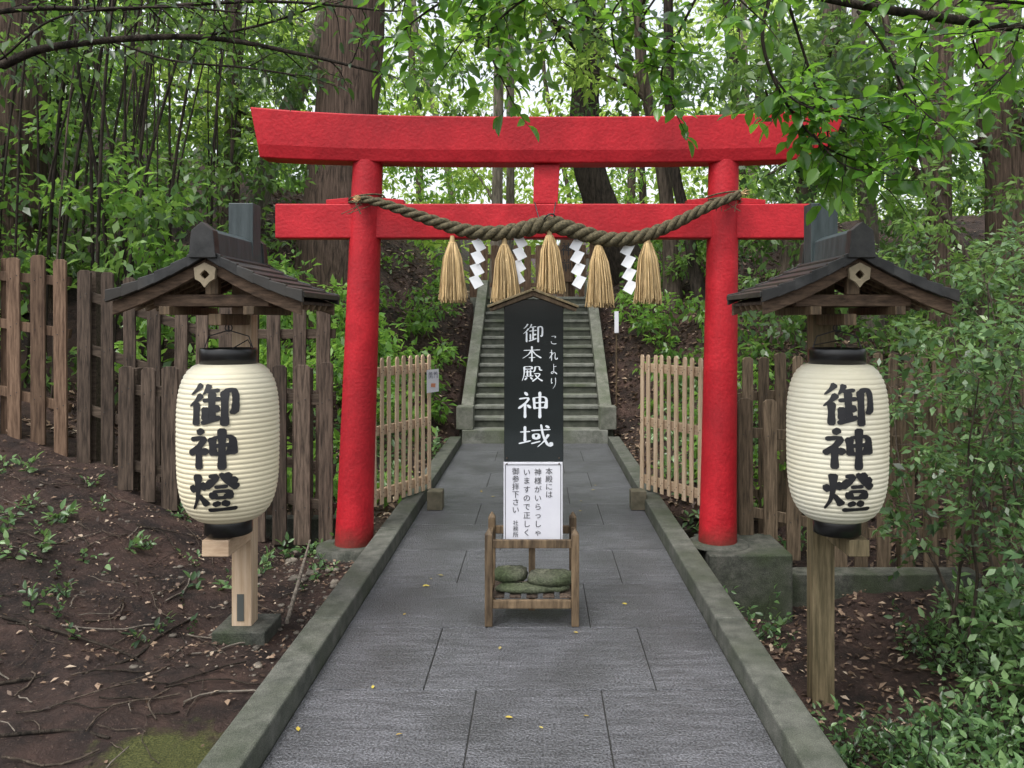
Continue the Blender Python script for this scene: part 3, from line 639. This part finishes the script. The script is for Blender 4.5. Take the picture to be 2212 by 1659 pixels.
tree('forest_tree',[gpt(2.45,12.5),(2.25,12.6,3.0),(2.0,12.6,4.3),(1.95,12.6,7)],.10,.07,M_barkd)
tree('forest_tree',[gpt(3.2,11),(3.35,11,2.6),(3.7,11,4.0),(3.9,11,6)],.17,.11,M_bark)
tree('forest_tree',[gpt(4.6,11.5),(4.55,11.5,3),(4.4,11.5,4.5),(4.45,11.5,7)],.14,.09,M_barkl)
tree('forest_tree',[gpt(5.0,10.3),(4.95,10.3,3),(5.0,10.3,7)],.17,.13,M_cedar)
tree('forest_tree',[gpt(5.95,10.5),(5.9,10.5,3.4),(5.75,10.5,4.4),(5.8,10.5,7)],.3,.2,M_cedar)
tree('forest_tree',[gpt(5.2,9.5),(4.9,9.5,2.2),(4.4,9.4,3.2),(4.0,9.4,4.6),(3.7,9.4,6)],.05,.035,M_bark,limbs=2)
tree('forest_tree',[gpt(-.9,17,-.2),(-.85,17,4),(-.8,17,8)],.13,.1,M_barkl,limbs=2,lm=LF_bg)
tree('forest_tree',[gpt(-.65,17.5,-.2),(-.6,17.5,4),(-.6,17.5,8)],.10,.08,M_barkl,limbs=2,lm=LF_bg)
e=empty('background_trees'); mb=MB()
for k in range(34):
    y=random.uniform(17,34); x=random.uniform(-.72*y,.66*y); z=Hf(x,y); l=random.gauss(0,.5); r=random.uniform(.06,.2)
    if abs(x-.2)<2.2 and y<22: continue
    mb.tube(subdiv([(x,y,z-.2),(x+l*.3,y,z+3),(x+l,y,z+6+random.random()),(x+l*1.3,y,z+13)],3),[r*(1.1-.04*i) for i in range(10)],8,random.choice([M_bark,M_barkl,M_barkd]))
mb.obj('trunks',e)
k=560; y=rng.uniform(18,38,k); x=rng.uniform(-.75,.68,k)*y; gzv=H(x,y); z=gzv+rng.uniform(0,1,k)**1.35*12
C=np.stack([x,y,z],1); P=clumps(C,rng.uniform(.6,1.4,k),100,.25)
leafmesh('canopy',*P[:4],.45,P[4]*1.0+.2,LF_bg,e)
k=250; y=rng.uniform(15.6,20,k); x=rng.uniform(-.75,.68,k)*y; z=H(x,y)+rng.uniform(0,1,k)**2.0*4.5
ok=~((np.abs(x-.2)<1.9)&(z<4.2)); C=np.stack([x,y,z],1)[ok]; P=clumps(C,rng.uniform(.4,.9,len(C)),100,.17)
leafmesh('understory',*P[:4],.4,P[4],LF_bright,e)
k=105; y=rng.uniform(12,16,k); x=rng.uniform(-.68,.6,k)*y; z=rng.uniform(4.2,8.2,k)
C=np.stack([x,y,z],1); P=clumps(C,rng.uniform(.35,.8,k),75,.13,.4)
leafmesh('hanging_sprays',*P[:4],.4,P[4],LF_mid,e)
e=empty('forest_shrubs')
def band(x0,x1,y0,y1,zlo,zhi,k,pw,R,n,ls,mat,nm,rb=0):
    x=rng.uniform(x0,x1,k); y=rng.uniform(y0,y1,k); z=H(x,y)+zlo+(zhi-zlo)*rng.random(k)**pw
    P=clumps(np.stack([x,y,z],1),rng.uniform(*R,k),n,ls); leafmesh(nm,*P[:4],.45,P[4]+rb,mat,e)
band(-6.5,-3.0,7.6,12.5,.1,4.4,115,1.1,(.3,.65),110,.115,LF_mid,'left_foliage',.16)
band(-6.2,-3.4,7.4,9.5,.1,2.6,24,1.1,(.3,.5),90,.12,LF_bright,'left_foliage_light',.0)
band(-9,-5.5,9.5,14,.1,5,55,1.2,(.4,.8),105,.12,LF_mid,'left_far_foliage')
band(-3.8,-1.5,7.3,10.5,.05,1.0,70,1.2,(.2,.42),105,.11,LF_bright,'left_low_foliage',.1)
band(-2.6,-1.4,10,13.8,.0,.8,20,1.2,(.2,.4),100,.11,LF_bright,'stair_side_foliage')
band(1.5,2.7,9.2,13.8,.0,.7,24,1.2,(.2,.4),100,.11,LF_bright,'stair_side_foliage_b')
band(1.9,7.5,8.2,13,.1,4.0,125,1.2,(.3,.65),110,.11,LF_mid,'right_foliage',.22)
band(1.4,2.4,7.3,9,.05,.7,18,1,(.2,.35),90,.09,LF_bright,'right_low_foliage')
band(2.8,5.5,6.9,8.6,.3,2.4,30,1,(.25,.45),100,.085,LF_mid,'right_mid_foliage',.25)
mb=MB()
for k in range(52):
    x=random.uniform(-6.0,-3.6); y=random.uniform(7.6,10.5); l=random.gauss(.3,.4); z=Hf(x,y); r=random.uniform(.008,.022)
    mb.tube(subdiv([(x,y,z-.1),(x+l*.2,y,z+1.6),(x+l*.7,y+random.gauss(0,.1),z+3.2),(x+l*1.6,y,z+5.4)],4),[r*(1-.04*i) for i in range(13)],5,M_barkd if random.random()<.8 else M_bark,cap=False)
mb.obj('bamboo_thicket')

# ------------------------------------------------------------ overhanging branches (real trees just beside the path)
def curve_branch(mb,lf,pts,r0,r1,ls,mat,step=.07,tw=(.14,.3),depth=0,skip=0,base=.5,t0=.0,droop=.02):
    p=subdiv(pts,8); n=len(p); mb.tube(p,[lerp(r0,r1,i/(n-1)) for i in range(n)],7,mat)
    acc=0
    for i in range(1,n):
        d=p[i]-p[i-1]; acc+=d.length
        while acc>step:
            acc-=step
            if i/n<t0: continue
            s=d.normalized().cross(rv()).normalized(); s.z*=.6; twig(mb,lf,p[i],d.normalized()*.5+s,random.uniform(*tw),min(.0035,r1),depth,ls,mat,droop,.35,gap=ls*.42,base=base,skip=skip)
    twig(mb,lf,p[-1],p[-1]-p[-2],.2,.003,0,ls,mat,droop,base=base)
e=empty('overhanging_tree'); mb=MB(); lf=Leafs()
mb.tube(subdiv([(3.5,4.0,-.8),(3.4,4,1),(3.45,3.9,2.6),(3.6,3.9,4.5)],5),[.13-.004*i for i in range(16)],12,M_barkd,jit=.05)
mb.tube(subdiv([(3.42,3.9,2.2),(2.6,3.5,2.75),(1.98,3.4,2.79),(1.39,3.4,2.87),(.82,3.4,2.98),(.1,3.35,3.03),(-.5,3.3,3.05)],6),[.026*(1-.017*i) for i in range(37)],9,M_barkd)
B=[([(.95,3.4,2.95),(.9,3.35,2.72),(1.0,3.4,2.5),(1.15,3.4,2.32),(1.32,3.4,2.24)],.009,.026,.62,.4),
 ([(1.0,3.4,2.95),(1.12,3.5,2.7),(1.2,3.5,2.46),(1.22,3.5,2.30)],.007,.03,.6,.3),
 ([(.95,3.4,2.6),(1.05,3.35,2.47),(1.25,3.3,2.40),(1.48,3.3,2.34)],.005,.026,.6,.05),
 ([(1.12,3.4,2.36),(1.2,3.35,2.24),(1.3,3.3,2.18),(1.36,3.3,2.13)],.004,.03,.62,.05),
 ([(1.3,3.4,2.86),(1.38,3.3,2.66),(1.45,3.3,2.5),(1.5,3.2,2.38)],.006,.045,.5,.1),
 ([(.66,3.4,2.95),(.56,3.45,2.75),(.50,3.4,2.6),(.54,3.4,2.50)],.006,.045,.5,0),
 ([(.5,3.4,2.95),(.42,3.45,2.82),(.46,3.4,2.68)],.005,.05,.5,0),
 ([(.4,3.4,2.97),(.3,3.4,2.85),(.32,3.5,2.72)],.005,.05,.5,0),
 ([(.3,3.4,2.99),(.12,3.4,2.87),(.06,3.5,2.76)],.005,.05,.5,0),
 ([(.15,3.35,3.0),(-.1,3.3,2.84),(-.2,3.3,2.70),(-.12,3.3,2.50)],.006,.038,.5,0),
 ([(.0,3.35,3.0),(-.3,3.3,2.9),(-.5,3.3,2.78),(-.56,3.3,2.70)],.006,.045,.5,0),
 ([(-.1,3.5,3.0),(-.25,3.5,2.86),(-.36,3.5,2.72)],.005,.045,.5,0),
 ([(.8,3.4,2.95),(.72,3.1,2.82),(.78,3.0,2.70)],.005,.05,.5,0),
 ([(1.95,3.4,2.8),(1.88,3.3,2.62),(1.75,3.3,2.48)],.006,.05,.5,0),
 ([(2.3,3.5,2.75),(2.0,3.1,2.68),(1.7,2.9,2.62),(1.5,2.9,2.60)],.006,.055,.5,.2),
 ([(1.75,3.4,2.84),(1.9,3.6,2.74),(2.05,3.7,2.66)],.005,.05,.5,0),
 ([(1.6,3.4,2.85),(1.62,3.6,2.66),(1.68,3.7,2.52)],.005,.05,.5,0)]
for pts,r,st,ba,t0 in B: curve_branch(mb,lf,pts,r,.003,.082,M_barkd,st,(.10,.24),0,0,ba,t0)
curve_branch(mb,lf,[(2.3,3.4,2.86),(1.6,3.3,2.88),(.8,3.3,2.9),(0,3.3,2.92),(-.6,3.3,2.88)],.007,.004,.08,M_barkd,.06,(.1,.22),0,.1,.5)
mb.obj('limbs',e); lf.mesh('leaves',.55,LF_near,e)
e=empty('overhanging_tree'); mb=MB(); lf=Leafs()
mb.tube(subdiv([(-3.5,3.6,-.3),(-3.45,3.6,1.2),(-3.5,3.6,3),(-3.4,3.6,4.5)],5),[.13-.004*i for i in range(16)],12,M_barkd,jit=.05)
BL=[([(-3.45,3.6,2.1),(-2.7,3.5,2.45),(-2.2,3.4,2.635),(-1.95,3.4,2.72),(-1.4,3.4,2.755),(-.95,3.4,2.68),(-.62,3.4,2.60)],.027,.10),
    ([(-3.45,3.6,2.6),(-2.3,3.4,2.84),(-1.7,3.4,2.87),(-1.1,3.4,2.9),(-.6,3.4,2.86)],.014,.05),
    ([(-1.4,3.4,2.755),(-1.15,3.4,2.80),(-.9,3.4,2.88)],.007,.05),
    ([(-2.2,3.4,2.66),(-1.9,3.3,2.80),(-1.5,3.3,2.84),(-1.2,3.3,2.82)],.005,.06),
    ([(-1.75,3.4,2.74),(-1.5,3.4,2.66),(-1.2,3.4,2.63),(-1.0,3.4,2.60)],.005,.08)]
for pts,r,st in BL: curve_branch(mb,lf,pts,r,.004,.055,M_barkd,st,(.1,.28),0,.2,.4,.25)
mb.obj('limbs',e); lf.mesh('leaves',.42,LF_dark,e)

# ------------------------------------------------------------ right shrubs
def shrub(name,x,y,h,ns,ls,mat,spread=.5,depth=2,leafratio=.46,base=.5,barkm=M_bark,L0=None):
    e=empty(name); mb=MB(); lf=Leafs(); z=Hf(x,y)
    for k in range(ns):
        a=random.uniform(0,6.283); d=Vector((math.cos(a)*spread,math.sin(a)*spread,1)).normalized(); p=Vector((x+random.uniform(-.1,.1),y+random.uniform(-.1,.1),z-.05)); pts=[p.copy()]
        n=9; hh=h*random.uniform(.7,1.05)
        for i in range(n):
            d=(d+rv(.13)+Vector((0,0,.05))).normalized(); p=p+d*hh/n; pts.append(p.copy())
            if i>=2:
                for _ in range(2):
                    s=Vector((random.gauss(0,1),random.gauss(0,1),.25)).normalized(); twig(mb,lf,p,s+d*.2,random.uniform(.18,.4),.003,1,ls,barkm,.03,.3,base=base,gap=ls*.5)
        mb.tube(pts,[.012*(1-.08*i) for i in range(n+1)],6,barkm,cap=False)
    mb.obj('stems',e); lf.mesh('leaves',leafratio,mat,e,hi=False)
for x,y,h,ns,sp,ba in ((2.5,5.0,2.0,3,.2,.45),(3.05,5.3,2.7,4,.2,.55),(2.85,4.2,1.3,3,.4,.45),(3.6,6.0,3.0,5,.25,.5),(2.45,3.75,.7,3,.6,.65),(3.35,5.6,1.8,3,.4,.4),(2.95,4.7,2.0,2,.3,.6)):
    shrub('leafy_shrub',x,y,h,ns,.078,LF_shrub,sp,barkm=M_bark,base=ba)
e=empty('undergrowth'); mb=MB(); lf=Leafs()
def sprig(x,y,h,ls,n=4,base=.5,gap=None):
    z=Hf(x,y)
    for k in range(n):
        a=random.uniform(0,6.283); d=Vector((math.cos(a)*.7,math.sin(a)*.7,1)); twig(mb,lf,(x,y,z-.01),d,h*random.uniform(.6,1.2),.0025,0,ls,M_barkd,.03,.3,base=base,gap=gap)
pc=[(random.uniform(1.2,2.2),random.uniform(3.0,3.8),random.random()) for _ in range(14)]+[(random.uniform(2.1,3.2),random.uniform(3.8,5.6),random.random()) for _ in range(10)]+[(1.3,5.3,.4)]
for k in range(290):
    c=random.choice(pc); x=c[0]+random.gauss(0,.13); y=c[1]+random.gauss(0,.16)
    if x<1.1 or x>.62*y+.6: continue
    sprig(x,y,random.uniform(.08,.34),.035+.045*c[2],random.randint(3,6),.25+.55*c[2])
pl=[(-random.uniform(2.0,4.0),random.uniform(3.6,6.3),random.random()) for _ in range(12)]
for k in range(62):
    c=random.choice(pl); x=c[0]+random.gauss(0,.22); y=c[1]+random.gauss(0,.22)
    if x>-1.75: continue
    sprig(x,y,random.uniform(.03,.14),random.uniform(.03,.07),random.randint(1,4),.1+.6*c[2])
for k in range(20):
    y=random.uniform(4.9,6.3); x=-random.uniform(1.35,2.0); sprig(x,y,random.uniform(.04,.2),random.uniform(.035,.08),3,.5)
for k in range(70):
    y=random.uniform(7,10.5); x=random.choice([-1,1])*random.uniform(1.25,2.4); sprig(x,y,random.uniform(.15,.3),.09,4,.6)
mb.obj('stems',e); lf.mesh('leaves',.46,LF_shrub,e)

# ------------------------------------------------------------ litter, pebbles, twigs
def litter(n,x0,x1,y0,y1,sz,pwx=1):
    x=rng.uniform(x0,x1,n); y=rng.uniform(y0,y1,n); z=H(x,y)+.008+rng.random(n)*.012
    A=rdir(n); A[:,2]*=.25; N_=rdir(n)*.4; N_[:,2]+=1; return np.stack([x,y,z],1),A,N_,sz*rng.uniform(.5,1.3,n),np.clip(rng.normal(.45,.25,n),0,1)
a=cat(litter(9000,-4.5,-1.2,7,15,.08),litter(9000,1.06,4.5,7,15,.08),litter(5000,-10,10,12,19,.1),litter(1500,-5,-1.17,3.6,7,.04),litter(200,-5,-1.17,2.6,4.5,.03),litter(2200,-4,-1.17,3.9,6.6,.02),litter(5200,1.06,4.5,2.6,7,.05))
msk=(a[0][:,1]<14.6)|(np.abs(a[0][:,0])>1.2)
leafmesh('fallen_leaves',a[0][msk],a[1][msk],a[2][msk],a[3][msk],.5,a[4][msk],LF_litter,None,False,.1)
n=22; x=rng.uniform(-.95,.85,n); y=3.2+5*rng.random(n)**1.3; A=rdir(n);A[:,2]=0; N_=rdir(n)*.2;N_[:,2]+=1
leafmesh('fallen_leaves',np.stack([x,y,np.full(n,.006)],1),A,N_,rng.uniform(.018,.042,n),.5,rng.random(n),LF_yel,None,True,-.1)
mb=MB()
def peb(x,y,r):
    z=Hf(x,y); n=7; vs=[];fs=[]; ax=random.uniform(.7,1.3)
    for i in range(5):
        th=math.pi*i/4
        for j in range(n):
            ph=2*math.pi*j/n; k=1+random.uniform(-.15,.15); vs.append((x+r*ax*math.sin(th)*math.cos(ph)*k,y+r*math.sin(th)*math.sin(ph)*k,z+r*.5*math.cos(th)*k+r*.2))
    for i in range(4):
        for j in range(n): fs.append((i*n+j,(i+1)*n+j,(i+1)*n+(j+1)%n,i*n+(j+1)%n))
    mb.add(vs,fs,M_pebble,True)
for k in range(420):
    y=random.uniform(3.9,6.4); x=-1.17-abs(random.gauss(0,.35)) if random.random()<.7 else -random.uniform(1.2,3.6); peb(x,y,random.choice([.005,.007,.01,.012,.02]))
for k in range(14): peb(-random.uniform(1.25,1.8),random.uniform(5.2,6.2),random.uniform(.025,.05))
mb.obj('pebbles')
mb=MB()
mb.tube([(-1.36,4.5,-.03),(-1.45,5.0,.0),(-1.62,5.9,.04)],[.012,.012,.007],7,M_barkl)
for k in range(110):
    y=random.uniform(3.2,6.2); x=-random.uniform(1.5,.62*y+.2); p=Vector((x,y,0)); a=random.uniform(0,6.28); d=Vector((math.cos(a),math.sin(a),0)); pts=[]
    ln=random.uniform(.06,.5)
    for j in range(6): pts.append((p.x,p.y,Hf(p.x,p.y)+.006+random.uniform(0,.012))); d=(d+Vector((random.gauss(0,.3),random.gauss(0,.3),0))).normalized(); p=p+d*ln/5
    mb.tube(pts,random.uniform(.0015,.005),5,random.choice([M_barkd,M_bark,M_bark,M_barkl]),cap=False)
for pts in ([(-2.4,3.7),(-2.0,4.0),(-1.95,4.3),(-1.9,4.6)],[(-2.7,4.2),(-2.3,4.1),(-1.95,4.05),(-1.7,3.7)],[(-2.2,3.2),(-1.9,3.35),(-1.7,3.3)]):
    p=subdiv([(a,b,Hf(a,b)+.008) for a,b in pts],5); mb.tube(p,[.009*(1-.03*i) for i in range(len(p))],6,M_barkd)
mb.obj('fallen_twigs')

# ------------------------------------------------------------ light, sky, camera
w=bpy.data.worlds.new('World'); S.world=w; w.use_nodes=True; N=w.node_tree.nodes; L=w.node_tree.links
EL,AZ=64,215
sky=N.new('ShaderNodeTexSky'); sky.sky_type='NISHITA'; sky.sun_disc=False; sky.sun_elevation=math.radians(EL); sky.sun_rotation=math.radians(AZ)
sky.air_density=1; sky.dust_density=4
hs=N.new('ShaderNodeHueSaturation'); hs.inputs['Saturation'].default_value=.25; hs.inputs['Value'].default_value=2.3; L.new(sky.outputs[0],hs.inputs['Color'])
L.new(hs.outputs[0],N['Background'].inputs[0]); N['Background'].inputs[1].default_value=.15
ld=bpy.data.lights.new('sun','SUN'); ld.energy=1.5; ld.angle=math.radians(18); ld.color=(1,.97,.92); lo=bpy.data.objects.new('sun',ld); COL.objects.link(lo)
el,az=math.radians(EL),math.radians(AZ)
sd=Vector((math.sin(az)*math.cos(el),math.cos(az)*math.cos(el),math.sin(el))); lo.rotation_euler=sd.to_track_quat('Z','Y').to_euler()
cd=bpy.data.cameras.new('camera'); cd.lens=29.3; cd.sensor_width=36; cd.shift_x=-.0262; cd.shift_y=-.0624; cd.clip_end=500; cd.clip_start=.05
co=bpy.data.objects.new('camera',cd); co.location=(0,0,1.6); co.rotation_euler=(math.pi/2,0,0); COL.objects.link(co); S.camera=co
